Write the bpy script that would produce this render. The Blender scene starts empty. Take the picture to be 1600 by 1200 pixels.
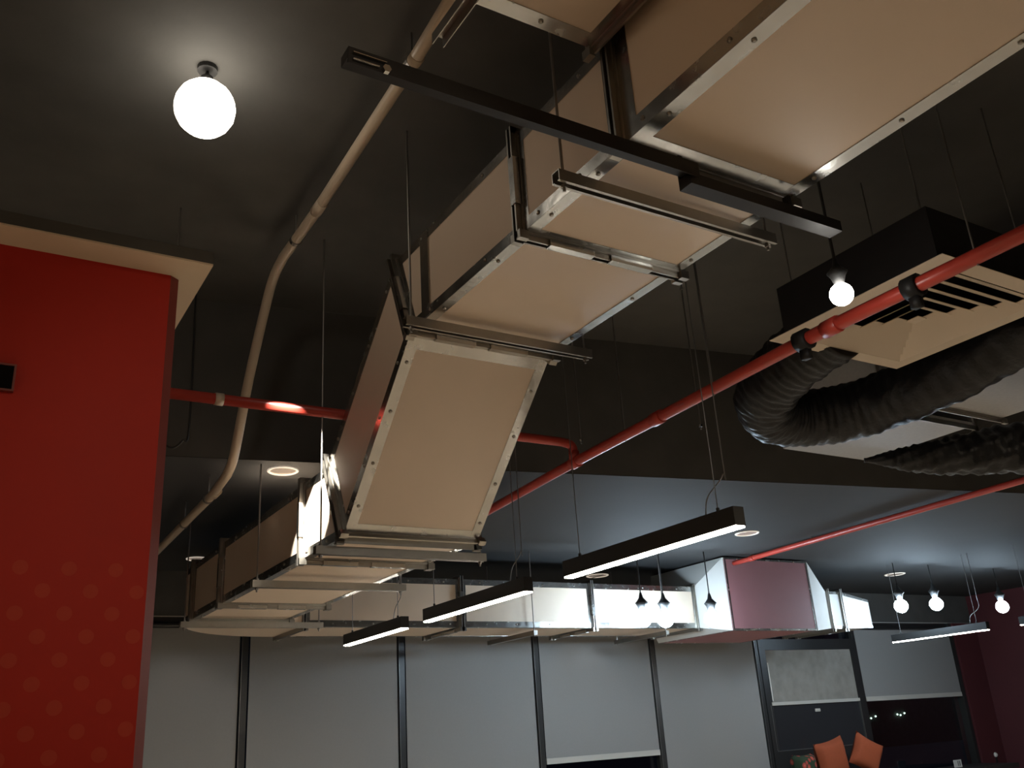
import bpy, bmesh, math, random
from mathutils import Vector, Matrix, Quaternion
random.seed(7)
S = bpy.context.scene
C = S.collection
V = Vector
EYE = 1.5                                   # eye height above the floor; heights below are metres above the floor

# ------------------------------------------------------------------ camera, world, exposure
cd = bpy.data.cameras.new('camera'); cam = bpy.data.objects.new('camera', cd); C.objects.link(cam)
cd.sensor_width = 36.0; cd.lens = 36.0 * 1450.0 / 1600.0; cd.clip_start = 0.05; cd.clip_end = 200
yaw, pitch, roll = -0.56497, 0.36217, 0.06503
Rm = Matrix.Rotation(yaw, 3, 'Z') @ Matrix.Rotation(pitch, 3, 'X') @ Matrix.Rotation(roll, 3, 'Y')
base = Matrix(((1, 0, 0), (0, 0, -1), (0, 1, 0)))       # camera looks along +Y, up +Z
cam.matrix_world = Matrix.Translation((0, 0, EYE)) @ (Rm @ base).to_4x4()
S.camera = cam
w = bpy.data.worlds.new('night'); S.world = w; w.use_nodes = True
w.node_tree.nodes['Background'].inputs[0].default_value = (0.10, 0.14, 0.25, 1)
w.node_tree.nodes['Background'].inputs[1].default_value = 0.01
S.view_settings.view_transform = 'Standard'; S.view_settings.look = 'None'
S.view_settings.exposure = 0.12; S.view_settings.gamma = 1.0; S.view_settings.use_curve_mapping = False

# ------------------------------------------------------------------ materials
MATS = {}
def mat(name, col, rough=0.6, metal=0.0, emit=None, es=0.0, noise=None, bump=None, spec=0.5, trans=0.0):
    if name in MATS: return MATS[name]
    m = bpy.data.materials.new(name); m.use_nodes = True; MATS[name] = m
    nt = m.node_tree; b = nt.nodes['Principled BSDF']
    b.inputs['Base Color'].default_value = (*col, 1)
    b.inputs['Roughness'].default_value = rough; b.inputs['Metallic'].default_value = metal
    b.inputs['Specular IOR Level'].default_value = spec
    b.inputs['Transmission Weight'].default_value = trans
    if emit:
        b.inputs['Emission Color'].default_value = (*emit, 1); b.inputs['Emission Strength'].default_value = es
    tc = nt.nodes.new('ShaderNodeTexCoord')
    if noise:
        sc, amt, ra = noise
        n = nt.nodes.new('ShaderNodeTexNoise'); n.inputs['Scale'].default_value = sc; n.inputs['Detail'].default_value = 5
        nt.links.new(tc.outputs['Object'], n.inputs['Vector'])
        mx = nt.nodes.new('ShaderNodeMix'); mx.data_type = 'RGBA'
        mx.inputs[6].default_value = (*[c * (1 - amt) for c in col], 1); mx.inputs[7].default_value = (*[min(1, c * (1 + amt)) for c in col], 1)
        nt.links.new(n.outputs['Fac'], mx.inputs[0]); nt.links.new(mx.outputs[2], b.inputs['Base Color'])
        if ra:
            mr = nt.nodes.new('ShaderNodeMapRange'); mr.inputs[3].default_value = max(0.02, rough - ra); mr.inputs[4].default_value = min(1, rough + ra)
            nt.links.new(n.outputs['Fac'], mr.inputs[0]); nt.links.new(mr.outputs[0], b.inputs['Roughness'])
    if bump:
        sc, st = bump
        n2 = nt.nodes.new('ShaderNodeTexNoise'); n2.inputs['Scale'].default_value = sc; n2.inputs['Detail'].default_value = 3
        nt.links.new(tc.outputs['Object'], n2.inputs['Vector'])
        bp = nt.nodes.new('ShaderNodeBump'); bp.inputs['Strength'].default_value = st; bp.inputs['Distance'].default_value = 0.02
        nt.links.new(n2.outputs['Fac'], bp.inputs['Height']); nt.links.new(bp.outputs[0], b.inputs['Normal'])
    return m
M_board = mat('duct_board', (0.62, 0.51, 0.40), 0.55, noise=(3.0, 0.06, 0.05), bump=(2.0, 0.03))
M_galv = mat('galvanised_steel', (0.44, 0.435, 0.415), 0.25, 1.0, noise=(14.0, 0.15, 0.09), bump=(9.0, 0.12))
M_strut = mat('strut_steel', (0.34, 0.32, 0.285), 0.38, 1.0, noise=(25.0, 0.15, 0.1))
M_rod = mat('threaded_rod', (0.28, 0.26, 0.24), 0.45, 1.0)
M_screw = mat('screw_steel', (0.30, 0.28, 0.25), 0.35, 1.0)
M_blackmetal = mat('black_bar', (0.014, 0.013, 0.013), 0.5, 0.0, noise=(20.0, 0.3, 0.1), spec=0.25)
M_ceil = mat('black_ceiling_paint', (0.075, 0.073, 0.068), 0.8, noise=(4.0, 0.25, 0.0), bump=(12.0, 0.1))
M_soff = mat('soffit_paint', (0.045, 0.045, 0.045), 0.8, noise=(3.0, 0.08, 0.0), spec=0.12)
M_tan = mat('plaster_beige', (0.62, 0.51, 0.37), 0.8, noise=(5.0, 0.06, 0.0))
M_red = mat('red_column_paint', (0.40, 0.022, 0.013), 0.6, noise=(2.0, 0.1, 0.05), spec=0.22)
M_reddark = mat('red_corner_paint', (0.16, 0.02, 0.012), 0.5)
M_dot = mat('red_column_dot_print', (0.43, 0.048, 0.028), 0.6, spec=0.15)
M_pipe = mat('red_pipe_paint', (0.42, 0.045, 0.03), 0.35, noise=(8.0, 0.15, 0.1))
M_conduit = mat('conduit_cream', (0.50, 0.41, 0.31), 0.4, noise=(6.0, 0.08, 0.05))
M_black = mat('black_plastic', (0.012, 0.012, 0.012), 0.5)
M_flex = mat('black_flex', (0.009, 0.0095, 0.011), 0.45, bump=(30.0, 0.3), spec=0.3)
M_blind = mat('grey_blind_fabric', (0.26, 0.256, 0.252), 0.9, noise=(60.0, 0.05, 0.0))
M_hem = mat('blind_hem', (0.48, 0.46, 0.42), 0.6)
M_mull = mat('mullion_black', (0.02, 0.02, 0.02), 0.35)
M_mulledge = mat('mullion_edge', (0.25, 0.25, 0.24), 0.35, 0.8)
M_glass = mat('window_glass', (0.9, 0.95, 1.0), 0.0, trans=1.0)
M_darkglass = mat('dark_pane', (0.025, 0.027, 0.030), 0.15)
M_dusty = mat('dusty_board', (0.25, 0.235, 0.21), 0.8, noise=(7.0, 0.35, 0.0))
M_maroon = mat('maroon_wall', (0.085, 0.018, 0.022), 0.6, noise=(2.0, 0.2, 0.0))
M_floor = mat('floor_tile', (0.60, 0.51, 0.40), 0.35, noise=(2.0, 0.06, 0.05))
M_wall = mat('room_wall', (0.55, 0.48, 0.40), 0.8)
M_diff = mat('diffuser_cream', (0.58, 0.49, 0.38), 0.5)
M_grey = mat('grey_duct_board', (0.34, 0.34, 0.34), 0.6, noise=(40.0, 0.12, 0.0))
M_pale = mat('pale_duct_board', (0.50, 0.49, 0.46), 0.6)
M_pink = mat('dull_red_panel', (0.30, 0.13, 0.14), 0.6, noise=(4.0, 0.08, 0.0))
M_orange = mat('orange_fabric', (0.25, 0.05, 0.014), 0.85, noise=(30.0, 0.1, 0.0))
M_white = mat('white_card', (0.75, 0.73, 0.68), 0.6)
M_wire = mat('steel_cable', (0.2, 0.195, 0.19), 0.4, 0.8)
M_rim = mat('downlight_rim', (0.8, 0.74, 0.66), 0.4, emit=(1.0, 0.85, 0.7), es=0.35)
M_refl = mat('downlight_reflector', (0.6, 0.5, 0.42), 0.25, 0.7, emit=(1.0, 0.8, 0.65), es=0.12)
M_warm = mat('lamp_globe_warm', (1, 1, 1), 0.5, emit=(1.0, 0.90, 0.76), es=9)
M_warm2 = mat('lamp_globe_warm_small', (1, 1, 1), 0.5, emit=(1.0, 0.96, 0.88), es=30)
M_cool = mat('lamp_globe_cool', (1, 1, 1), 0.5, emit=(0.64, 0.83, 1.0), es=165)
M_line = mat('linear_diffuser', (1, 1, 1), 0.5, emit=(1.0, 0.90, 0.76), es=80)
M_led = mat('added_spot_lens', (1, 1, 1), 0.5, emit=(1.0, 0.88, 0.7), es=8)
M_city = mat('city_light_glow', (1, 1, 1), 0.5, emit=(0.7, 1.0, 0.8), es=2.5)
M_bench = mat('dark_bench', (0.03, 0.028, 0.026), 0.5)

def floral():
    m = bpy.data.materials.new('floral_fabric'); m.use_nodes = True; nt = m.node_tree; b = nt.nodes['Principled BSDF']
    tc = nt.nodes.new('ShaderNodeTexCoord'); vo = nt.nodes.new('ShaderNodeTexVoronoi'); vo.inputs['Scale'].default_value = 13
    nt.links.new(tc.outputs['Object'], vo.inputs['Vector'])
    cr = nt.nodes.new('ShaderNodeValToRGB'); e = cr.color_ramp.elements
    e[0].position = 0.0; e[0].color = (0.45, 0.25, 0.12, 1); e[1].position = 0.5; e[1].color = (0.012, 0.03, 0.012, 1)
    x = cr.color_ramp.elements.new(0.2); x.color = (0.40, 0.05, 0.04, 1); x = cr.color_ramp.elements.new(0.38); x.color = (0.30, 0.04, 0.03, 1)
    nt.links.new(vo.outputs['Distance'], cr.inputs[0]); nt.links.new(cr.outputs[0], b.inputs['Base Color']); b.inputs['Roughness'].default_value = 0.9
    return m
M_floral = floral()

# ------------------------------------------------------------------ mesh helpers (everything is given in room coordinates)
class MB:
    def __init__(s): s.v = []; s.f = []
    def hexa(s, p):
        n = len(s.v); s.v += [V(q) for q in p]
        for f in ((0, 3, 2, 1), (4, 5, 6, 7), (0, 1, 5, 4), (1, 2, 6, 5), (2, 3, 7, 6), (3, 0, 4, 7)): s.f.append([n + i for i in f])
        return s
    def box(s, x0, x1, y0, y1, z0, z1):
        return s.hexa([(x0, y0, z0), (x1, y0, z0), (x1, y1, z0), (x0, y1, z0), (x0, y0, z1), (x1, y0, z1), (x1, y1, z1), (x0, y1, z1)])
    def prism(s, poly, z0, z1):
        n = len(s.v); k = len(poly)
        s.v += [V((x, y, z0)) for x, y in poly] + [V((x, y, z1)) for x, y in poly]
        s.f.append([n + i for i in reversed(range(k))]); s.f.append([n + k + i for i in range(k)])
        for i in range(k): j = (i + 1) % k; s.f.append([n + i, n + j, n + k + j, n + k + i])
        return s
    def tube(s, pts, r, seg=10, cap=True, rfun=None):
        pts = [V(p) for p in pts]; n = len(s.v); ref = None
        for i, p in enumerate(pts):
            t = (pts[min(i + 1, len(pts) - 1)] - pts[max(i - 1, 0)]).normalized()
            if ref is None:
                ref = V((0, 0, 1)) if abs(t.z) < 0.9 else V((1, 0, 0))
            a = t.cross(ref).normalized(); b = a.cross(t).normalized(); ref = b
            for k in range(seg):
                th = 2 * math.pi * k / seg; rr = rfun(i, th) if rfun else (r[i] if isinstance(r, (list, tuple)) else r)
                s.v.append(p + (a * math.cos(th) + b * math.sin(th)) * rr)
        for i in range(len(pts) - 1):
            for k in range(seg):
                k2 = (k + 1) % seg; s.f.append([n + i * seg + k, n + i * seg + k2, n + (i + 1) * seg + k2, n + (i + 1) * seg + k])
        if cap:
            s.f.append([n + k for k in reversed(range(seg))]); m = n + (len(pts) - 1) * seg; s.f.append([m + k for k in range(seg)])
        return s
    def lathe(s, prof, c, axis=(0, 0, 1), seg=20):
        c = V(c); ax = V(axis).normalized(); q = V((0, 0, 1)).rotation_difference(ax); n = len(s.v)
        for r, z in prof:
            for k in range(seg):
                th = 2 * math.pi * k / seg; s.v.append(c + q @ V((r * math.cos(th), r * math.sin(th), z)))
        for i in range(len(prof) - 1):
            for k in range(seg):
                k2 = (k + 1) % seg; s.f.append([n + i * seg + k, n + i * seg + k2, n + (i + 1) * seg + k2, n + (i + 1) * seg + k])
        s.f.append([n + k for k in reversed(range(seg))]); m = n + (len(prof) - 1) * seg; s.f.append([m + k for k in range(seg)])
        return s
    def build(s, name, material, parent=None, smooth=False, bevel=0.0):
        o0 = V(parent['org']) if parent is not None else V((0, 0, 0))
        me = bpy.data.meshes.new(name); me.from_pydata([tuple(v - o0) for v in s.v], [], s.f)
        bm = bmesh.new(); bm.from_mesh(me); bmesh.ops.recalc_face_normals(bm, faces=bm.faces)
        bm.to_mesh(me); bm.free()
        me.materials.append(material)
        if smooth:
            for p in me.polygons: p.use_smooth = len(p.vertices) == 4
        o = bpy.data.objects.new(name, me); C.objects.link(o)
        if parent is not None: o.parent = parent; o['org'] = tuple(o0)
        if bevel:
            md = o.modifiers.new('bevel', 'BEVEL'); md.width = bevel; md.segments = 2; md.limit_method = 'ANGLE'
        return o
def tag(o, label, cat, group=None):
    o['label'] = label; o['category'] = cat
    if group: o['group'] = group
    return o
def thing(name, label, cat, org, group=None):
    o = bpy.data.objects.new(name, None); C.objects.link(o); o.location = org; o['org'] = tuple(org); o.empty_display_size = 0.1
    return tag(o, label, cat, group)
def single(mb, name, material, label, cat, group=None, smooth=False, bevel=0.0):       # a thing that is one mesh, origin at its base
    lo = V((sum(v.x for v in mb.v) / len(mb.v), sum(v.y for v in mb.v) / len(mb.v), min(v.z for v in mb.v)))
    mb.v = [v - lo for v in mb.v]; o = mb.build(name, material, None, smooth, bevel); o.location = lo
    return tag(o, label, cat, group)
def struct(mb, name, material, parent=None):
    o = mb.build(name, material, parent); o['org'] = (0, 0, 0)
    if parent is None: o['kind'] = 'structure'
    return o
def bez(pts, n=8):                           # smooth path through points (Catmull-Rom)
    P = [V(p) for p in pts]; P = [P[0] * 2 - P[1]] + P + [P[-1] * 2 - P[-2]]; out = []
    for i in range(1, len(P) - 2):
        for k in range(n):
            t = k / n; a, b, c, d = P[i - 1:i + 3]
            out.append(0.5 * ((2 * b) + (c - a) * t + (2 * a - 5 * b + 4 * c - d) * t * t + (3 * b - a - 3 * c + d) * t ** 3))
    out.append(P[-2]); return out

# ------------------------------------------------------------------ the room
ZC = 4.1; ZA = 3.1; ZB = 3.16; YW = 9.2; XL0, XR0, YB = -3.5, 14.2, -4.0
struct(MB().box(XL0, XR0, YB, YW + 0.3, -0.1, 0.0), 'floor', M_floor)
struct(MB().box(XL0, XR0, YB, YW + 0.3, ZC, ZC + 0.1), 'ceiling', M_ceil)
edge = lambda x: 5.282 - 0.1785 * (x - 1.101)
struct(MB().prism([(XL0, edge(XL0)), (XR0, edge(XR0)), (XR0, 6.872), (XL0, 6.872)], ZA + 0.004, ZC), 'ceiling_riser', M_ceil)
struct(MB().prism([(XL0, edge(XL0)), (XR0, edge(XR0)), (XR0, 6.872), (XL0, 6.872)], ZA, ZA + 0.004), 'ceiling_soffit', M_soff)
struct(MB().box(XL0, XR0, 6.872, YW + 0.3, ZB, ZC), 'ceiling_recess', M_soff)
struct(MB().box(XL0 - 0.1, XL0, YB, YW + 0.3, 0, ZC), 'wall_left', M_wall)
struct(MB().box(XL0, XR0, YB - 0.1, YB, 0, ZC), 'wall_back', M_wall)
struct(MB().box(XR0, XR0 + 0.1, YB, YW + 0.3, 0, ZC), 'wall_right', M_maroon)
HEAD = 2.73
wf = struct(MB().box(XL0, XR0, YW, YW + 0.2, HEAD, ZB), 'wall_far', M_ceil)
struct(MB().box(XL0, XR0, YW - 0.015, YW, HEAD - 0.012, HEAD + 0.012), 'trim_1', M_hem)
struct(MB().box(13.62, XR0, YW - 0.06, YW + 0.2, 0, HEAD), 'wall_far_pier', M_maroon)
struct(MB().box(XL0, 13.62, YW + 0.02, YW + 0.2, 0, 0.3), 'wall_far_sill', M_ceil)

# flat canopy on top of the red column: dark edge, beige underside
struct(MB().box(-3.4, 0.655, 2.872, 3.9, 3.056, 3.10), 'ceiling_canopy', M_ceil)
struct(MB().box(-3.4, 0.655, 2.872, 3.9, 3.05, 3.056), 'ceiling_canopy_underside', M_tan)

# window bays on the far wall
mx = [0.75, 2.60, 4.23, 5.89, 7.58, 9.33, 11.27, 13.55]
for i in range(len(mx) - 1):
    win = struct(MB().box(mx[i], mx[i + 1], YW + 0.06, YW + 0.068, 0.3, HEAD), 'window_%d' % (i + 1), M_glass)
    mb = MB().box(mx[i] - 0.03, mx[i] + 0.03, YW - 0.05, YW + 0.06, 0.3, HEAD); mb.build('mullion', M_mull, win)
    MB().box(mx[i] - 0.034, mx[i] - 0.030, YW - 0.052, YW + 0.0, 0.3, HEAD).build('mullion_edge', M_mulledge, win)
    if i == len(mx) - 2:
        MB().box(mx[i + 1] - 0.03, mx[i + 1] + 0.03, YW - 0.05, YW + 0.06, 0.3, HEAD).build('mullion', M_mull, win)
    MB().box(mx[i] + 0.03, mx[i + 1] - 0.03, YW - 0.02, YW + 0.06, HEAD - 0.05, HEAD).build('head_rail', M_mull, win)

def blind(x0, x1, zb, label):
    t = thing('roller_blind', label, 'blind', ((x0 + x1) / 2, YW - 0.03, zb), 'roller blinds on the far windows')
    MB().box(x0, x1, YW - 0.034, YW - 0.031, zb + 0.06, HEAD - 0.09).build('fabric', M_blind, t)
    MB().box(x0, x1, YW - 0.042, YW - 0.024, zb, zb + 0.06).build('hem_bar', M_hem, t)
    MB().tube([(x0, YW - 0.045, HEAD - 0.08), (x1, YW - 0.045, HEAD - 0.08)], 0.025, 10).build('roller_tube', M_mull, t)
bl = [(0, 0.62, 'grey roller blind nearest the red column, fully lowered'),
      (1, 0.62, 'grey roller blind right of the first black mullion, under the duct elbow'),
      (2, 0.62, 'grey roller blind below the smallest linear lamp and the middle lamp'),
      (3, 1.19, 'grey roller blind with its pale hem bar showing at the bottom edge of the photo'),
      (4, 0.62, 'bluish lit grey roller blind left of the dusty window board'),
      (6, 1.655, 'half raised grey roller blind with pale hem bar over black night window')]
for i, zb, lb in bl: blind(mx[i] + 0.05, mx[i + 1] - 0.05, zb, lb)

# the window with the dusty board above a dark sash
t = thing('window_screen', 'dusty beige board above a dark lower sash in black frame', 'window screen', (10.3, YW - 0.03, 1.1))
MB().box(9.47, 11.15, YW - 0.045, YW - 0.02, 1.70, 2.36).build('dusty_board', M_dusty, t)
MB().box(9.43, 11.15, YW - 0.045, YW - 0.02, 1.12, 1.67).build('sash_pane', M_darkglass, t)
fr = MB()
for a in ((9.36, 9.47, 0.3, 2.5), (11.15, 11.24, 0.3, 2.5), (9.47, 11.15, 2.36, 2.5), (9.47, 11.15, 0.3, 1.11)): fr.box(a[0], a[1], YW - 0.06, YW - 0.015, a[2], a[3])
fr.build('frame', M_mull, t)
MB().box(9.45, 11.15, YW - 0.07, YW - 0.03, 1.665, 1.705).build('sill_rail', M_hem, t)
ed = MB()
ed.box(9.425, 9.433, YW - 0.064, YW - 0.04, 1.12, 1.67).box(11.147, 11.155, YW - 0.064, YW - 0.04, 1.12, 1.67).box(9.43, 11.15, YW - 0.064, YW - 0.04, 1.112, 1.120)
ed.build('sash_edge', M_mulledge, t)
MB().box(10.24, 10.34, YW - 0.062, YW - 0.045, 1.56, 1.60).build('latch', M_hem, t, bevel=0.008)
MB().box(9.485, 9.50, YW - 0.052, YW - 0.045, 1.72, 2.2).build('worn_edge', M_white, t)

# red column with printed dots
col = thing('column', 'wide red painted column with rows of pale printed dots', 'column', (-0.3, 3.3, 0))
MB().box(-1.2, 0.545, 3.0, 3.6, 0, 3.05).build('shaft', M_red, col)
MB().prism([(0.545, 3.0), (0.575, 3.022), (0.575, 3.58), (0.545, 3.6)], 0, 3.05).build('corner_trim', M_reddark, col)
row = 0
for r in range(16):
    z = 2.038 - 0.0645 * r
    for k in range(9):
        x = (0.453 if r % 2 == 0 else 0.517) - 0.128 * k
        if x < -0.35: continue
        MB().lathe([(0.021, 0), (0.021, 0.0006)], (x, 3.0, z), (0, -1, 0), 18).build('dot', M_dot, col)
sl = thing('wall_slot', 'small black recessed plate on the left edge of the red column', 'plate', (0.03, 2.999, 2.565))
MB().box(-0.06, 0.112, 2.985, 3.0, 2.565, 2.64).build('plate', mat('matt_black', (0.006, 0.005, 0.005), 0.9, spec=0.05), sl)
f_ = MB()
for a in ((-0.066, 0.118, 2.64, 2.646), (-0.066, 0.118, 2.559, 2.565), (0.112, 0.118, 2.565, 2.64)): f_.box(a[0], a[1], 2.982, 3.0, a[2], a[3])
f_.build('bezel', M_reddark, sl)

# ------------------------------------------------------------------ ducts
SCREW = MB().lathe([(0.0085, 0.0), (0.0085, 0.003), (0.005, 0.006)], (0, 0, 0), (0, 0, 1), 8)
SCREW_ME = None
def screw(parent, p, nrm):
    global SCREW_ME
    o0 = V(parent['org'])
    if SCREW_ME is None:
        o = SCREW.build('screw', M_screw, None); SCREW_ME = o.data
    else:
        o = bpy.data.objects.new('screw', SCREW_ME); C.objects.link(o)
    o.parent = parent; o.location = V(p) - o0; o.rotation_mode = 'QUATERNION'; o.rotation_quaternion = V((0, 0, 1)).rotation_difference(V(nrm))
class Face:
    """a planar quad: u runs along the duct, v across it; d is the distance outwards"""
    def __init__(s, q, cen):
        s.q = [V(x) for x in q]; a, b, c, d = s.q
        n = (c - a).cross(d - b).normalized(); m = (a + b + c + d) / 4
        s.n = n if n.dot(m - cen) > 0 else -n
        s.lu = ((b - a).length + (c - d).length) / 2; s.lv = ((d - a).length + (c - b).length) / 2
    def p(s, u, v, d=0):                       # u, v in metres; negative counts from the far end
        uu = u / s.lu; vv = v / s.lv; a, b, c, e = s.q
        return (a * (1 - uu) + b * uu) * (1 - vv) + (e * (1 - uu) + c * uu) * vv + s.n * d
    def slab(s, mb, u0, u1, v0, v1, d0, d1):
        mb.hexa([s.p(u0, v0, d0), s.p(u1, v0, d0), s.p(u1, v1, d0), s.p(u0, v1, d0), s.p(u0, v0, d1), s.p(u1, v0, d1), s.p(u1, v1, d1), s.p(u0, v1, d1)])
def duct(label, A, B, strip=0.045, endstrip=(0.04, 0.04), flanges=(True, True), clips=0, mats=None, pitch=0.42, name='duct_section', lip=0.032, board=None):
    board = board or M_board; mats = mats or {}
    A = [V(x) for x in A]; B = [V(x) for x in B]
    cen = sum(A + B, V()) / 8; org = (A[0] + A[1] + B[0] + B[1]) / 4
    t = thing(name, label, 'duct', org, 'air duct sections')
    names = ('bottom_panel', 'side_panel', 'top_panel', 'side_panel'); F = []
    for i in range(4):
        j = (i + 1) % 4; f = Face((A[i], B[i], B[j], A[j]), cen); F.append(f)
        mb = MB(); f.slab(mb, 0, f.lu, 0.002, f.lv - 0.002, -0.018, 0.0); mb.build(names[i], mats.get(i, board), t)
    if strip:
        for i in range(4):                     # an L profile along each corner between face i-1 and face i
            f, g = F[i], F[i - 1]; mb = MB()
            f.slab(mb, 0, f.lu, -0.002, strip, 0.0005, 0.003); g.slab(mb, 0, g.lu, g.lv - strip, g.lv + 0.002, 0.0005, 0.003)
            mb.build('corner_profile', M_galv, t)
    for i in (0, 1, 3):
        f = F[i]
        for e in (0, 1):
            wd = endstrip[e]
            if not wd: continue
            mb = MB(); u0, u1 = (0, wd) if e == 0 else (f.lu - wd, f.lu)
            f.slab(mb, u0, u1, strip, f.lv - strip, 0.0005, 0.0025); mb.build('end_strip', M_galv, t)
    FL = []
    for e in (0, 1):
        if not flanges[e]: continue
        mb = MB()
        for i in range(4):
            f = F[i]; u0, u1 = (0.0, 0.008) if e == 0 else (f.lu - 0.008, f.lu)
            f.slab(mb, u0, u1, -lip * 0.98, f.lv + lip * 0.98, 0.002, lip)
            u0, u1 = (0.008, 0.016) if e == 0 else (f.lu - 0.016, f.lu - 0.008)
            f.slab(mb, u0, u1, -0.008, f.lv + 0.008, 0.002, 0.012)
        FL.append(mb.build('flange', M_strut, t))
    if strip:
        for i in (0, 1, 3):
            f = F[i]; n = max(2, int(round(f.lu / pitch)))
            for k in range(n):
                u = (k + 0.5) * f.lu / n + random.uniform(-0.03, 0.03)
                screw(t, f.p(u, strip * 0.5, 0.003), f.n); screw(t, f.p(u + 0.05, f.lv - strip * 0.5, 0.003), f.n)
    for i in (0, 3, 1):
        f = F[i]
        if clips and f.lu > 0.1:
            ks = [0.28, 0.66] if i == 0 else [0.5]
            for kf in ks:
                mb = MB(); v = kf * f.lv
                f.slab(mb, f.lu - 0.012, f.lu + 0.012, v - 0.10, v + 0.10, lip, lip + 0.004)
                f.slab(mb, f.lu - 0.016, f.lu - 0.012, v - 0.10, v + 0.10, 0.008, lip + 0.004)
                f.slab(mb, f.lu + 0.012, f.lu + 0.016, v - 0.10, v + 0.10, 0.008, lip + 0.004)
                mb.build('flange_clip', M_galv, FL[-1])
    for e in (0, 1):                            # corner plates of the flange with a bolt
        if not flanges[e]: continue
        for v in (-0.012, F[0].lv + 0.012):
            f = F[0]; u = 0.012 if e == 0 else f.lu - 0.012
            mb = MB(); f.slab(mb, u - 0.012, u + 0.012, v - 0.02, v + 0.02, 0.004, lip + 0.006); mb.build('corner_bracket', M_strut, FL[0] if e == 0 else FL[-1])
    return t, F
XL, XR = 1.6435, 2.375
def endY(y, z0, z1, x0=XL, x1=XR): return [(x0, y, z0), (x1, y, z0), (x1, y, z1), (x0, y, z1)]
def endX(x, z0, z1, y0=7.6, y1=8.33): return [(x, y0, z0), (x, y1, z0), (x, y1, z1), (x, y0, z1)]
ZU, ZUT = 3.2, 3.615
ZL, ZLT = 2.45, 2.855
# upper run, coming from above the viewer
duct('nearest and widest looking beige duct section filling the top right corner', endY(-0.3, ZU, ZUT + 0.42), endY(1.855, ZU, ZUT + 0.42), endstrip=(0.04, 0.075), strip=0.055, clips=0, pitch=0.36)
duct('short beige duct section between the black bar and the bolted flange joint', endY(1.871, ZU, ZUT), endY(2.448, ZU, ZUT), endstrip=(0.045, 0.045), clips=2)
t, F = duct('beige duct section just before the drop, between two flange joints', endY(2.464, ZU, ZUT), [(XL, 3.37, ZU), (XR, 3.37, ZU), (XR, 3.53, ZUT), (XL, 3.53, ZUT)], endstrip=(0.045, 0.045), clips=2, pitch=0.5)
MB().box(XL - 0.006, XL - 0.003, 3.20, 3.275, ZU, ZUT).build('joint_strip', M_galv, t)
# sloping section
dd = 0.10
A = [(XL, 3.40, ZU - 0.004), (XR, 3.40, ZU - 0.004), (XR, 3.56, ZUT), (XL, 3.56, ZUT)]
B = [(XL, 4.185, ZL + 0.012), (XR, 4.185, ZL + 0.012), (XR, 4.39, ZLT + 0.03), (XL, 4.39, ZLT + 0.03)]
duct('sloping beige duct section descending in the middle of the photo', A, B, strip=0.05, endstrip=(0.075, 0.06), flanges=(True, True), pitch=0.28)
# lower run
duct('short beige duct section at the foot of the slope, lit white on its left side', [(XL, 4.205, ZL), (XR, 4.205, ZL), (XR, 4.41, ZLT), (XL, 4.41, ZLT)], endY(4.765, ZL, ZLT), endstrip=(0.02, 0.03), clips=2, pitch=0.3)
duct('long low beige duct section between the lit joint and the last joint', endY(4.78, ZL, ZLT), endY(6.39, ZL, ZLT), endstrip=(0.045, 0.045), clips=2, pitch=0.55)
duct('short low beige duct section just before the curved elbow', endY(6.405, ZL, ZLT), endY(7.18, ZL, ZLT), endstrip=(0.03, 0.03), clips=0, pitch=0.4)
# elbow
def elbow():
    cx, cy = 2.60, 7.365; ri, ro = cx - XR, cx - XL
    t = thing('duct_elbow', 'curved beige duct elbow turning right at the far wall', 'duct', (2.2, 7.8, ZL), 'air duct sections')
    N = 16; ang = [math.pi - 0.5 * math.pi * i / N for i in range(N + 1)]
    pt = lambda r, a: (cx + r * math.cos(a), cy + r * math.sin(a))
    def arc(r0, r1, z0, z1, name, m, pre=True):
        mb = MB()
        ring0 = [(cx - r0, 7.195)] + [pt(r0, a) for a in ang] + [(2.62, cy + r0)]; ring1 = [(cx - r1, 7.195)] + [pt(r1, a) for a in ang] + [(2.62, cy + r1)]
        for i in range(len(ring0) - 1):
            a, b, c, d = ring0[i], ring0[i + 1], ring1[i + 1], ring1[i]
            mb.hexa([(*a, z0), (*b, z0), (*c, z0), (*d, z0), (*a, z1), (*b, z1), (*c, z1), (*d, z1)])
        mb.build(name, m, t)
    arc(ri + 0.002, ro - 0.002, ZL, ZL + 0.018, 'bottom_panel', M_board); arc(ri + 0.002, ro - 0.002, ZLT - 0.018, ZLT, 'top_panel', M_board)
    arc(ro - 0.018, ro, ZL + 0.018, ZLT - 0.018, 'side_panel', M_board); arc(ri, ri + 0.018, ZL + 0.018, ZLT - 0.018, 'side_panel', M_board)
    arc(ro, ro + 0.003, ZL, ZL + 0.045, 'corner_profile', M_galv); arc(ro, ro + 0.003, ZLT - 0.045, ZLT, 'corner_profile', M_galv)
    arc(ri, ri + 0.035, ZL - 0.003, ZL, 'corner_profile', M_galv)
    for nm, e in (('y', 0), ('x', 1)):
        mb = MB(); l = 0.032
        if e == 0:
            y0, y1 = 7.195, 7.205
            mb.box(XL - l, XR + l, y0, y1, ZL - l, ZL).box(XL - l, XR + l, y0, y1, ZLT, ZLT + l).box(XL - l, XL, y0, y1, ZL, ZLT).box(XR, XR + l, y0, y1, ZL, ZLT)
        else:
            x0, x1 = 2.612, 2.622; ya, yb = 7.365 + ri, 7.365 + ro
            mb.box(x0, x1, ya - l, yb + l, ZL - l, ZL).box(x0, x1, ya - l, yb + l, ZLT, ZLT + l).box(x0, x1, ya - l, ya, ZL, ZLT).box(x0, x1, yb, yb + l, ZL, ZLT)
        mb.build('flange', M_strut, t)
elbow()
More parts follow.
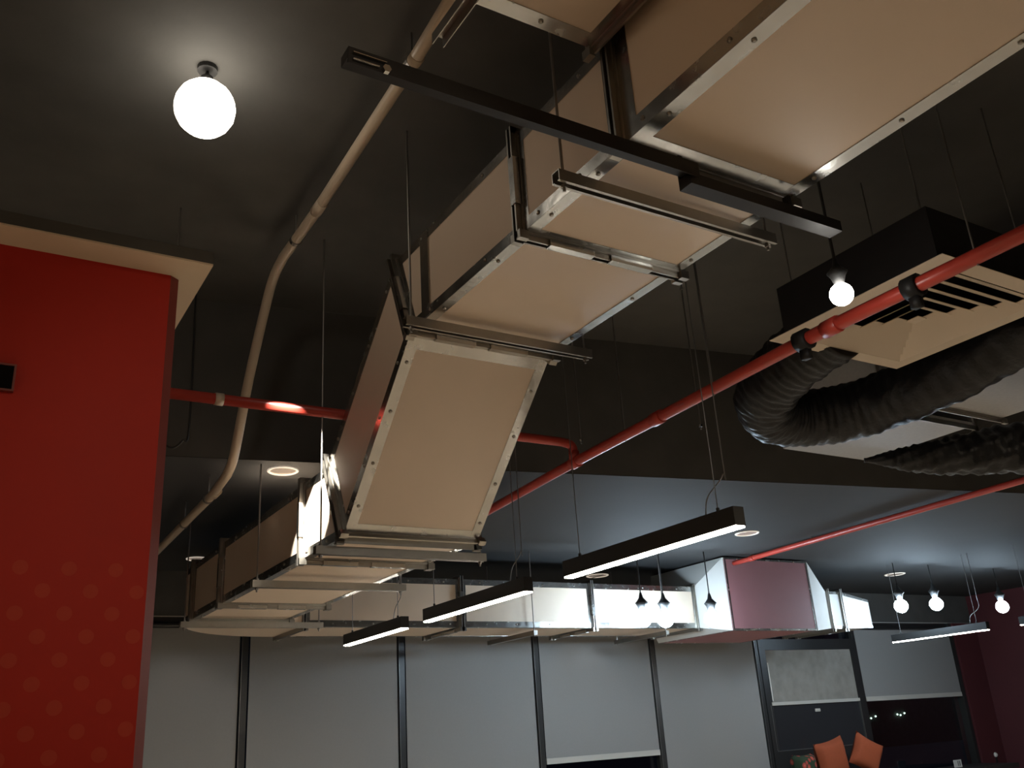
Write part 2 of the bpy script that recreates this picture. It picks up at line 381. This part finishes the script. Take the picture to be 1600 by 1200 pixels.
# run along the far wall
Y0, Y1 = 7.59, 8.32
wd = lambda x: endX(x, ZL, ZLT + 0.02, Y0, Y1)
duct('pale wall duct section between the elbow and the first upright flange', wd(2.635), wd(4.10), strip=0.05, endstrip=(0.045, 0.045), clips=2, pitch=0.4)
duct('pale wall duct section behind the middle linear lamp', wd(4.115), wd(5.57), strip=0.05, endstrip=(0.045, 0.045), clips=2, pitch=0.4)
duct('bright white wall duct section behind the pair of hanging lamps', wd(5.585), wd(6.93), strip=0.05, endstrip=(0.03, 0.03), clips=0, pitch=0.4)
bx = lambda x: [(x, 7.25, 2.385), (x, 8.45, 2.385), (x, 8.45, 3.14), (x, 7.25, 3.14)]
duct('white tapered duct collar on the left of the dull red box', wd(6.945), bx(7.095), strip=0.0, endstrip=(0, 0), flanges=(True, False), name='duct_reducer', board=M_pale)
t, F = duct('large dull red faced box in the wall duct run below the red pipe', bx(7.11), bx(8.36), strip=0.018, endstrip=(0.018, 0.018), flanges=(False, False), mats={3: M_pink, 0: M_pink}, name='filter_box')
duct('white tapered duct collar on the right of the dull red box', bx(8.375), wd(9.0), strip=0.0, endstrip=(0, 0), flanges=(False, True), name='duct_reducer', board=M_pale)
duct('very short duct section between two close flanges right of the red box', wd(9.02), wd(9.23), strip=0.03, endstrip=(0, 0), clips=0, board=M_pale)
duct('last pale duct section at the right end of the wall duct', wd(9.245), [(9.80, Y0 + 0.05, ZL + 0.02), (9.80, Y1, ZL + 0.02), (9.80, Y1, ZLT - 0.06), (9.80, Y0 + 0.05, ZLT - 0.06)], strip=0.03, endstrip=(0, 0), flanges=(True, False), board=M_pale)
# branch leaving the near section to the left, above
ZBR = 3.585
duct('beige branch duct with shiny edge strip at the top, going left', [(1.60, 0.75, ZBR), (1.60, 1.895, ZBR), (1.60, 1.895, ZBR + 0.42), (1.60, 0.75, ZBR + 0.42)], [(-1.2, 0.75, ZBR), (-1.2, 1.895, ZBR), (-1.2, 1.895, ZBR + 0.42), (-1.2, 0.75, ZBR + 0.42)], strip=0.055, endstrip=(0.05, 0.05), pitch=0.3)

# grey duct of the second unit at the right
duct('grey duct section nearer the ceiling diffuser on the right', endY(1.6, 3.2, 3.62, 4.76, 5.65), endY(3.14, 3.2, 3.62, 4.76, 5.65), strip=0.0, endstrip=(0, 0), flanges=(False, True), board=M_grey)
duct('grey duct section farther back below the dark ceiling on the right', endY(3.3, 3.2, 3.62, 4.76, 5.62), endY(4.15, 3.2, 3.62, 4.76, 5.62), strip=0.0, endstrip=(0, 0), flanges=(True, False), board=M_grey)

# ------------------------------------------------------------------ trapeze hangers
def hanger(x0, x1, y, zt, label, ztop=ZC, rods=(0.03, 0.03), two=False):
    t = thing('trapeze_hanger', label, 'hanger', ((x0 + x1) / 2, y, zt - 0.041), 'trapeze hangers under the ducts')
    mb = MB(); a = 0.0205; z0 = zt - 0.041
    mb.box(x0, x1, y - a, y + a, zt - 0.003, zt).box(x0, x1, y - a, y - a + 0.003, z0, zt - 0.003).box(x0, x1, y + a - 0.003, y + a, z0, zt - 0.003)
    mb.box(x0, x1, y - a + 0.003, y - a + 0.011, z0, z0 + 0.003).box(x0, x1, y + a - 0.011, y + a - 0.003, z0, z0 + 0.003)
    mb.build('channel', M_strut, t)
    for x in (x0 + rods[0], x1 - rods[1]):
        zz = ztop(x, y) if callable(ztop) else ztop
        r = MB().tube([(x, y, z0 - 0.025), (x, y, zz)], 0.005, 8).build('rod', M_rod, t)
        MB().lathe([(0.011, 0), (0.011, 0.01)], (x, y, zt), (0, 0, 1), 6).build('nut', M_rod, r)
        MB().lathe([(0.011, -0.012), (0.011, -0.002)], (x, y, z0), (0, 0, 1), 6).build('nut', M_rod, r)
zc = lambda x, y: ZA if edge(x) < y < 6.872 else (ZB if y >= 6.872 else ZC)
hanger(1.50, 2.46, 2.03, ZU - 0.036, 'steel trapeze channel with hanging rod below the upper duct, next to the black bar')
hanger(1.52, 2.47, 3.20, ZU - 0.036, 'steel trapeze channel at the upper end of the sloping duct')
hanger(1.53, 2.47, 4.28, ZL - 0.036, 'steel trapeze channel at the foot of the sloping duct')
hanger(1.52, 2.47, 5.28, ZL - 0.036, 'steel trapeze channel under the middle of the low duct', zc)
hanger(1.53, 2.60, 7.07, ZL - 0.036, 'steel trapeze channel under the low duct before the elbow', zc)
def wall_hanger(x, label):
    t = thing('duct_support', label, 'hanger', (x, 7.55, ZL - 0.05), 'wall duct supports')
    MB().box(x - 0.02, x + 0.02, 7.52, 8.40, ZL - 0.078, ZL - 0.037).build('channel', M_strut, t)
    for y in (7.545, 8.37): MB().tube([(x, y, ZL - 0.09), (x, y, ZB)], 0.005, 6).build('rod', M_rod, t)
wall_hanger(4.85, 'thin support rods and channel of the wall duct behind the middle linear lamp')
wall_hanger(6.45, 'thin support rods and channel of the wall duct by the hanging lamps')

# black bars under the upper duct
t = thing('black_bar', 'long black steel bar crossing under the duct, upper left length', 'bar', (1.28, 1.79, 3.09))
MB().box(0.70, 1.86, 1.765, 1.815, 3.108, 3.14).box(0.70, 1.86, 1.765, 1.770, 3.09, 3.108).build('bar', M_blackmetal, t)
MB().box(1.80, 1.815, 1.785, 1.80, 3.14, 3.165).build('bracket', M_blackmetal, t)
t = thing('black_bar', 'black steel bar spliced on and ending near the small bright lamp', 'bar', (2.18, 1.80, 3.066))
MB().box(1.83, 2.52, 1.775, 1.83, 3.066, 3.106).box(1.83, 2.52, 1.825, 1.83, 3.106, 3.14).build('bar', M_blackmetal, t)
MB().box(2.3, 2.315, 1.80, 1.825, 3.106, 3.165).build('bracket', M_blackmetal, t)
t = thing('clamp_bracket', 'small steel clamp where the black bar meets the cream conduit', 'clamp', (0.78, 1.79, 3.06))
MB().box(0.71, 0.80, 1.755, 1.764, 3.118, 3.121).box(0.71, 0.78, 1.755, 1.764, 3.098, 3.101).build('rail', M_galv, t)
MB().lathe([(0.012, 0), (0.012, 0.012)], (0.80, 1.765, 3.10), (0, -1, 0), 6).build('bolt', M_galv, t)
t = thing('support_channel', 'short steel channel sticking out below the branch duct at the top', 'channel', (1.10, 1.7, 3.50))
MB().box(1.08, 1.12, 1.2, 2.035, 3.541, 3.544).box(1.08, 1.083, 1.2, 2.035, 3.505, 3.541).box(1.117, 1.12, 1.2, 2.035, 3.505, 3.541).build('channel', M_strut, t)
for y in (1.35, 1.8): MB().tube([(1.10, y, 3.535), (1.10, y, ZBR - 0.003)], 0.006, 6).build('bolt', M_rod, t)

# ------------------------------------------------------------------ conduit and sprinkler pipes
path = [(1.262, 1.95, 3.95), (1.30, 2.62, 3.95), (1.338, 3.79, 3.95), (1.340, 4.34, 3.95)]
t = thing('conduit', 'cream conduit pipe running along the ceiling and bending down beside the red column', 'conduit', (1.3, 4.4, 2.95))
curve = [V((1.262, 1.95, 3.95)), V((1.30, 2.62, 3.95)), V((1.338, 3.79, 3.95))] + bez([(1.34, 4.30, 3.95), (1.338, 4.44, 3.91), (1.330, 4.53, 3.80), (1.30, 4.70, 3.42), (1.282, 4.83, 3.08), (1.28, 4.90, 2.98), (1.295, 5.06, 2.95)], 6) + [V((1.33, 5.5, 2.95)), V((1.372, 7.3, 2.95)), V((1.38, 7.6, 2.95))]
MB().tube(curve, 0.026, 14).build('pipe', M_conduit, t, True)
for p, d in (((1.338, 3.75, 3.95), (0, 1, 0)), ((1.333, 5.45, 2.95), (0.02, 1, 0)), ((1.30, 2.62, 3.95), (0, 1, 0))):
    MB().lathe([(0.029, -0.05), (0.029, 0.05)], p, d, 14).build('coupling', M_conduit, t, True)
for p, zt in (((1.3, 2.62, 3.95), ZC), ((1.34, 4.1, 3.95), ZC), ((1.35, 6.3, 2.95), ZA), ((1.33, 5.6, 2.95), ZA)):
    mb = MB().tube([(p[0], p[1], p[2] + 0.02), (p[0], p[1], zt)], 0.004, 6); mb.lathe([(0.031, -0.012), (0.031, 0.012)], p, (0, 1, 0), 14); mb.build('pipe_clip', M_rod, t)

t = thing('sprinkler_pipe', 'red cross pipe from behind the column passing behind the sloping duct', 'pipe', (2.0, 4.28, 3.1))
MB().tube([(0.3, 4.28, 3.1)] + [(2.96, 4.28, 3.1)] + bez([(3.04, 4.28, 3.10), (3.10, 4.28, 3.085), (3.115, 4.28, 3.03)], 5), 0.027, 12).build('pipe', M_pipe, t, True)
MB().tube([(3.115, 4.28, 3.05), (3.115, 4.28, 3.0)], 0.032, 12).build('elbow', M_pipe, t, True)
MB().lathe([(0.031, -0.02), (0.031, 0.02)], (1.04, 4.28, 3.1), (1, 0, 0), 12).build('worn_band', M_conduit, t, True)
for x in (0.8, 2.75): MB().tube([(x, 4.28, 3.1), (x, 4.28, ZC)], 0.004, 6).build('rod', M_rod, t)
t = thing('sprinkler_pipe', 'long red pipe running from the slope foot past the ceiling diffuser', 'pipe', (3.05, 3.4, 2.985))
MB().tube([(2.985, 0.2, 2.985), (2.991, 2.385, 2.985), (3.115, 4.28, 2.985), (3.24, 5.6, 2.985), (3.26, 6.6, 2.985)], 0.029, 12).build('pipe', M_pipe, t, True)
for p in ((2.99, 2.25), (3.06, 3.45), (3.12, 4.28)):
    MB().lathe([(0.036, -0.04), (0.036, 0.04)], (p[0], p[1], 2.985), (0.06, 1, 0), 12).build('coupling', M_pipe, t, True)
for y_ in (1.86, 2.40):
    MB().lathe([(0.031, -0.03), (0.046, -0.03), (0.046, 0.03), (0.031, 0.03)], (2.99, y_, 2.985), (0, 1, 0), 14).box(2.975, 3.005, y_ - 0.02, y_ + 0.02, 2.90, 2.945).build('pipe_clamp', M_blackmetal, t, True)
for p in ((2.991, 1.6), (3.03, 3.0), (3.08, 3.75)):
    MB().tube([(p[0], p[1], 2.95), (p[0], p[1], ZC)], 0.004, 6).build('rod', M_rod, t)
t = thing('sprinkler_pipe', 'red pipe at the right under the grey soffit, ending at the dull red box', 'pipe', (7.0, 5.3, 3.06))
MB().tube([(6.70, 2.0, 3.06), (6.862, 3.758, 3.06), (7.126, 6.86, 3.06), (7.15, 7.15, 3.06)], 0.026, 12).build('pipe', M_pipe, t, True)
MB().lathe([(0.032, -0.03), (0.032, 0.03)], (7.126, 6.86, 3.06), (0.08, 1, 0), 12).build('coupling', M_pipe, t, True)
for p in ((6.80, 3.1), (7.05, 6.0)): MB().tube([(p[0], p[1], 3.06), (p[0], p[1], ZC if p[1] < 4 else ZA)], 0.004, 6).build('rod', M_rod, t)
def drop_rod(x, y, z0, z1, label):
    t = thing('hanging_rod', label, 'rod', (x, y, z0), 'loose hanging rods')
    MB().tube([(x, y, z0), (x, y, z1)], 0.004, 6).build('rod', M_rod, t)
    MB().lathe([(0.010, 0), (0.010, 0.012)], (x, y, z0 + 0.015), (0, 0, 1), 6).build('nut', M_galv, t)
    MB().lathe([(0.010, 0), (0.010, 0.012)], (x, y, z1 - 0.25), (0, 0, 1), 6).build('nut', M_galv, t)
drop_rod(2.93, 3.95, 2.98, ZC, 'thin bare rod hanging beside the joint of the red pipes')
drop_rod(3.45, 3.55, 3.0, ZC, 'thin bare rod hanging right of the long red pipe')
single(MB().tube(bez([(1.05, 5.0, ZC), (1.06, 4.98, 3.2), (1.03, 4.98, 3.1), (0.98, 5.0, 3.06), (0.92, 5.02, 3.1)], 6), 0.006, 6), 'cable', M_black, 'black cable loop hanging behind the red column edge', 'cable', smooth=True)

# ------------------------------------------------------------------ ceiling diffuser, flexible ducts
def frustum_frame(mb, x0, x1, y0, y1, z, wdt, drop):
    """square ring of sloped louvre blades: outer edge at z, inner edge lower/higher by drop"""
    o = [(x0, y0), (x1, y0), (x1, y1), (x0, y1)]; i_ = [(x0 + wdt, y0 + wdt), (x1 - wdt, y0 + wdt), (x1 - wdt, y1 - wdt), (x0 + wdt, y1 - wdt)]
    for k in range(4):
        j = (k + 1) % 4
        mb.hexa([(*o[k], z), (*o[j], z), (*i_[j], z + drop), (*i_[k], z + drop), (*o[k], z + 0.003), (*o[j], z + 0.003), (*i_[j], z + drop + 0.003), (*i_[k], z + drop + 0.003)])
t = thing('ceiling_diffuser', 'square cream four way ceiling diffuser with stepped louvres', 'diffuser', (3.52, 2.2, 3.09))
X0, X1, YY0, YY1, ZD = 3.075, 3.965, 1.765, 2.655, 3.1
mb = MB(); frustum_frame(mb, X0, X1, YY0, YY1, ZD, 0.075, 0.0); mb.build('rim', M_diff, t)
for k in range(5):
    g = 0.080 + 0.066 * k
    mb = MB(); frustum_frame(mb, X0 + g, X1 - g, YY0 + g, YY1 - g, ZD - 0.002, 0.046, 0.024); mb.build('louvre', M_diff, t)
MB().box(X0 + 0.415, X1 - 0.415, YY0 + 0.415, YY1 - 0.415, ZD - 0.003, ZD).build('centre_plate', M_diff, t)
pl = MB()
for a in ((X0 + 0.05, X1 - 0.05, YY0 + 0.05, YY0 + 0.06), (X0 + 0.05, X1 - 0.05, YY1 - 0.06, YY1 - 0.05), (X0 + 0.05, X0 + 0.06, YY0 + 0.06, YY1 - 0.06), (X1 - 0.06, X1 - 0.05, YY0 + 0.06, YY1 - 0.06)): pl.box(*a, ZD + 0.004, ZD + 0.24)
pl.box(X0 + 0.05, X1 - 0.05, YY0 + 0.05, YY1 - 0.05, ZD + 0.24, ZD + 0.25); pl.build('plenum_box', M_blackmetal, t)
for x, y in ((X0 + 0.1, YY0 + 0.1), (X1 - 0.1, YY1 - 0.1), (X0 + 0.1, YY1 - 0.1), (X1 - 0.1, YY0 + 0.1)): MB().tube([(x, y, ZD + 0.25), (x, y, ZC)], 0.004, 6).build('rod', M_rod, t)

def flexduct(pts, r, label, taper=None, n=26, amp=0.07):
    P = bez(pts, n); rr = random.Random(len(label)); ph = [rr.uniform(0, 6.28) for _ in range(8)]
    def rf(i, th):
        q = r * (taper(i / (len(P) - 1)) if taper else 1)
        return q * (1 + amp * 0.5 * math.sin(i * 1.55) + amp * 0.7 * math.sin(3 * th + i * 0.31 + ph[0]) * math.sin(i * 0.17 + ph[1]) + amp * 0.5 * math.sin(7 * th - i * 0.45 + ph[2]))
    t = thing('flexible_duct', label, 'flexible duct', (P[len(P) // 2].x, P[len(P) // 2].y, min(p.z for p in P) - r))
    MB().tube(P, r, 40, True, rf).build('sleeve', M_flex, t, True)
    for k in (0, -1):
        d = (P[1] - P[0]) if k == 0 else (P[-1] - P[-2]); q = taper(0 if k == 0 else 1) if taper else 1
        MB().lathe([(r * q * 1.04, -0.015), (r * q * 1.04, 0.015)], P[k], d, 28).build('band', M_blackmetal, t, True)
    return t
flexduct([(4.32, 1.2, 3.32), (4.30, 1.95, 3.22), (4.27, 2.55, 3.10), (4.18, 3.0, 3.05), (3.95, 3.25, 3.03), (3.72, 3.28, 3.04), (3.55, 3.14, 3.09), (3.50, 2.9, 3.16), (3.50, 2.63, 3.22)], 0.155, 'thick black wrinkled flexible duct bending behind the ceiling diffuser', amp=0.045)
flexduct([(6.2, 2.25, 2.86), (5.3, 2.5, 2.82), (4.75, 2.72, 2.77), (4.4, 2.95, 2.76), (4.22, 3.12, 2.78)], 0.17, 'crumpled black plastic sleeve hanging below the grey duct at the right edge', taper=lambda s: 1 - 0.93 * s ** 1.7, amp=0.11)

# ------------------------------------------------------------------ lamps
def globe_prof(r, n=10): return [(max(0.002, r * math.sin(math.pi * i / n)), -r * math.cos(math.pi * i / n)) for i in range(n + 1)]
def pendant(p, r, m, label, ztop, cat='lamp', cable=0.006, grp=None, scale=1.0):
    x, y, z = p
    t = thing('pendant_lamp', label, cat, (x, y, z - r), grp)
    MB().lathe(globe_prof(r), p, (0, 0, 1), 20).build('globe', m, t, True)
    s = scale
    MB().lathe([(0.028 * s, r * 0.92), (0.045 * s, r + 0.05 * s), (0.062 * s, r + 0.075 * s), (0.05 * s, r + 0.085 * s), (0.022 * s, r + 0.12 * s), (0.010 * s, r + 0.17 * s)], p, (0, 0, 1), 16).build('lamp_holder', M_black, t, True)
    MB().tube([(x, y, z + r + 0.16 * s), (x, y, ztop)], cable, 6).build('cord', M_black, t)
    MB().lathe([(0.04, -0.02), (0.04, 0)], (x, y, ztop), (0, 0, 1), 14).build('ceiling_rose', M_black, t)
    return t
pendant((0.655, 3.172, 3.90), 0.118, M_warm, 'largest glaring warm globe lamp at the upper left above the red column', ZC, scale=0.4)
lg = bpy.data.lights.new('beam_light', 'SPOT'); lg.energy = 2600; lg.color = (1.0, 0.95, 0.86); lg.spot_size = math.radians(11); lg.spot_blend = 0.2; lg.shadow_soft_size = 0.02
lo = bpy.data.objects.new('beam_light', lg); C.objects.link(lo); lamp1 = bpy.data.objects['pendant_lamp']; lo.parent = lamp1
bd = (V((1.6435, 4.60, 2.63)) - V((0.655, 3.172, 3.90))).normalized()
lo.location = V((0, 0, 0.118)) + bd * 0.13; lo.rotation_mode = 'QUATERNION'; lo.rotation_quaternion = bd.to_track_quat('-Z', 'Y')
pendant((2.62, 1.903, 2.90), 0.042, M_warm2, 'small bright globe lamp in front of the ceiling diffuser', ZC, scale=0.6)
for p, lb in (((5.644, 6.9, 2.44), 'bright cool hanging lamp, left of the close pair before the white duct'),
              ((5.913, 6.9, 2.44), 'bright cool hanging lamp, right of the close pair before the white duct'),
              ((6.504, 6.9, 2.45), 'single bright cool hanging lamp at the left edge of the dull red box'),
              ((9.408, 6.9, 2.614), 'bright cool hanging lamp nearest to the end of the wall duct'),
              ((10.059, 6.9, 2.645), 'middle of the three bright cool lamps at the right'),
              ((11.364, 6.9, 2.634), 'bright cool hanging lamp nearest the right edge of the photo')):
    pendant(p, 0.075, M_cool, lb, ZB if p[1] > 6.872 else ZA, grp='cool hanging lamps at the far end', scale=1.0)

def linear(x, y0, y1, label, hz=2.26):
    t = thing('linear_lamp', label, 'lamp', (x, (y0 + y1) / 2, hz), 'linear pendant lamps')
    MB().box(x - 0.03, x + 0.03, y0, y1, hz + 0.004, hz + 0.085).build('housing', M_black, t)
    MB().box(x - 0.026, x + 0.026, y0 + 0.004, y1 - 0.004, hz - 0.003, hz + 0.004).build('diffuser', M_line, t)
    for y in (y0 + 0.12, y1 - 0.12):
        zt = zc(x, y)
        cb = MB().tube([(x, y, hz + 0.085), (x, y, zt)], 0.0025, 6).build('cable', M_wire, t)
        MB().lathe([(0.008, 0), (0.008, 0.02)], (x, y, hz + 0.085), (0, 0, 1), 8).build('cable_grip', M_black, cb)
    y = y0 + 0.2; zt = zc(x, y0)
    MB().tube(bez([(x, y, hz + 0.085), (x + 0.01, y - 0.02, hz + 0.17), (x, y0 + 0.06, hz + 0.24), (x, y0 + 0.05, hz + 0.36), (x, y0 + 0.05, zt)], 6), 0.003, 6).build('power_cord', M_wire, t, True)
linear(2.88, 6.166, 7.273, 'smallest looking black linear pendant lamp, nearest the far blinds')
linear(2.88, 4.507, 5.818, 'middle black linear pendant lamp with glowing underside')
linear(2.835, 2.764, 4.044, 'longest looking linear pendant lamp, nearest the viewer')
linear(9.76, 6.139, 7.357, 'linear pendant lamp glowing at the right above the raised blind')
linear(9.76, 4.55, 5.765, 'linear pendant lamp cut by the right edge of the photo')

def downlight(x, y, z, label, r=0.095, power=70):
    t = thing('downlight', label, 'downlight', (x, y, z), 'recessed downlights')
    n = 24; prof = [(r, 0), (r, -0.006), (r * 0.93, -0.010), (r * 0.84, -0.008), (r * 0.83, -0.001)]
    MB().lathe(prof, (x, y, z), (0, 0, 1), n).build('rim', M_rim, t, True)
    MB().lathe([(r * 0.82, -0.004), (r * 0.82, -0.0015)], (x, y, z), (0, 0, 1), n).build('reflector', M_refl, t)
    if r == 0.13: MB().box(x - 0.006, x + 0.006, y - r * 0.9, y + r * 0.9, z - 0.014, z - 0.010).build('divider_bar', M_black, t)
    l = bpy.data.lights.new('downlight_beam', 'SPOT'); l.energy = power; l.color = (1.0, 0.92, 0.80); l.spot_size = math.radians(84); l.spot_blend = 0.4; l.shadow_soft_size = 0.05
    o = bpy.data.objects.new('downlight_beam', l); C.objects.link(o); o.parent = t; o.location = (0, 0, -0.03)
downlight(1.711, 5.37, ZA, 'large recessed downlight between the cream conduit and the lit duct')
downlight(1.972 - 0.01, 8.55, ZB, 'recessed downlight above the low duct next to the red column', power=8)
downlight(6.254, 6.037, ZA, 'recessed downlight at the end of the longest linear lamp', 0.11)
downlight(6.45, 8.62, ZB, 'thin looking recessed downlight above the wall duct', 0.13, 8)
downlight(10.588, 7.762, ZB, 'recessed downlight over the three cool lamps at the right', 0.13, 20)

# unseen spots, added behind and beside the viewer to light floor, walls and column
def added_spot_fixture(p, target, power, colr, size, label, blend=0.5, rad=0.05):
    p = V(p); d = (V(target) - p).normalized()
    t = thing('added_spot', label, 'spotlight', p, 'added spotlights out of view')
    MB().lathe([(0.03, -0.16), (0.05, -0.12), (0.055, 0.0), (0.050, 0.0), (0.046, -0.02)], p, d, 18).build('housing', M_black, t, True)
    MB().tube([p - d * 0.1, p - d * 0.1 + V((0, 0, 0.12)), (p.x - d.x * 0.1, p.y - d.y * 0.1, ZC)], 0.008, 8).build('stem', M_black, t)
    l = bpy.data.lights.new('spot_light', 'SPOT'); l.energy = power; l.color = colr; l.spot_size = math.radians(size); l.spot_blend = blend; l.shadow_soft_size = rad
    o = bpy.data.objects.new('spot_light', l); C.objects.link(o); o.parent = t
    o.location = d * 0.02; o.rotation_mode = 'QUATERNION'; o.rotation_quaternion = d.to_track_quat('-Z', 'Y')
WARM = (1.0, 0.82, 0.60)
added_spot_fixture((-1.5, 0.6, 3.9), (-1.4, 0.8, 0), 160, WARM, 70, 'added black spotlight on the ceiling left of the viewer')
added_spot_fixture((0.6, -1.6, 3.9), (0.6, -0.9, 0), 130, WARM, 76, 'added black spotlight on the ceiling behind the viewer')
added_spot_fixture((4.6, -0.6, 3.9), (4.1, 2.2, 0), 260, WARM, 76, 'added black spotlight on the ceiling right of the viewer')
added_spot_fixture((8.2, 1.0, 3.9), (6.6, 3.0, 0), 320, (1.0, 0.92, 0.82), 90, 'added black spotlight on the ceiling far right of the viewer')
added_spot_fixture((0.9, -0.9, 3.45), (0.72, 3.0, 2.2), 75, WARM, 30, 'added black spotlight behind the viewer aimed at the red column', 0.9)
added_spot_fixture((-1.2, 0.2, 3.9), (-3.5, 0.6, 2.0), 280, WARM, 80, 'added black spotlight washing the left wall beside the viewer')

# ------------------------------------------------------------------ seating corner at the bottom right
t = thing('window_bench', 'dark window bench below the dusty window, mostly under the photo edge', 'bench', (11.0, 8.8, 0))
MB().box(9.0, 13.4, 8.45, 9.10, 0.66, 0.72).build('seat', M_bench, t)
for x in (9.1, 11.2, 13.25): MB().box(x, x + 0.06, 8.5, 9.05, 0, 0.66).build('leg', M_bench, t)
def cushion(c, wdt, hgt, dep, rz, tilt, m, label):
    N = 12; mb = MB(); pts = []
    def sup(u, v, sgn):
        e = (max(0, 1 - abs(u) ** 4) * max(0, 1 - abs(v) ** 4)) ** 0.5
        pin = 1 - 0.10 * (1 - u * u) * (abs(v) ** 3) ; pin2 = 1 - 0.10 * (1 - v * v) * (abs(u) ** 3)
        return V((u * wdt / 2 * pin2, sgn * dep / 2 * e, v * hgt / 2 * pin))
    Rr = Matrix.Rotation(rz, 3, 'Z') @ Matrix.Rotation(tilt, 3, 'Y')
    n0 = 0
    for sgn in (-1, 1):
        n0 = len(mb.v)
        for i in range(N + 1):
            for j in range(N + 1): mb.v.append(Rr @ sup(-1 + 2 * i / N, -1 + 2 * j / N, sgn))
        for i in range(N):
            for j in range(N): a = n0 + i * (N + 1) + j; mb.f.append([a, a + 1, a + N + 2, a + N + 1])
    zmin = min(v.z for v in mb.v); mb.v = [v + V((c[0], c[1], c[2] - zmin)) for v in mb.v]
    return single(mb, 'cushion', m, label, 'cushion', 'cushions on the window bench', True)
cushion((9.98, 8.78, 0.72), 0.60, 0.46, 0.18, 0.1, -0.14, M_orange, 'orange cushion on the bench, left of the pair')
cushion((10.55, 8.70, 0.72), 0.44, 0.42, 0.18, -0.2, 0.5, M_orange, 'orange cushion on the bench, right of the pair')
cushion((9.40, 8.72, 0.72), 0.46, 0.36, 0.2, 0.2, 0.0, M_floral, 'dark floral cushion with red flowers beside the orange cushions')
t = thing('label_card', 'small white card with a black barcode at the lower right edge', 'card', (12.53, 8.8, 0.72))
MB().box(12.44, 12.61, 8.795, 8.803, 0.72, 0.815).build('card', M_white, t)
for k, (a, b) in enumerate(((0.06, 0.012), (0.085, 0.008), (0.105, 0.012))): MB().box(12.46 + a, 12.46 + a + b, 8.794, 8.795, 0.735, 0.80).build('bar_line', M_black, t)
single(MB().lathe([(0.035, 0), (0.035, 0.012), (0.02, 0.03)], (13.95, YW - 0.06, 0.80), (0, -1, 0), 12), 'wall_hook', M_white, 'tiny pale hook on the maroon wall at the lower right', 'hook')
single(MB().box(13.95 - 0.012, 13.95 + 0.012, YW - 0.075, YW - 0.06, 0.5, 0.79), 'hook_strap', M_black, 'dark strap hanging below the pale hook on the maroon wall', 'strap')
t = thing('distant_building', 'dark distant building with tiny greenish lights seen through the black window', 'building', (38.5, 30.5, 0))
MB().box(33, 46, 30.2, 34, 0, 3.0).build('wall', M_ceil, t)
for x, z in ((37.319, 1.275), (37.65, 1.344), (39.199, 1.363), (39.418, 1.326), (39.72, 1.398)):
    MB().lathe(globe_prof(0.04, 6), (x, 30.14, z), (0, 0, 1), 8).build('light', M_city, t)
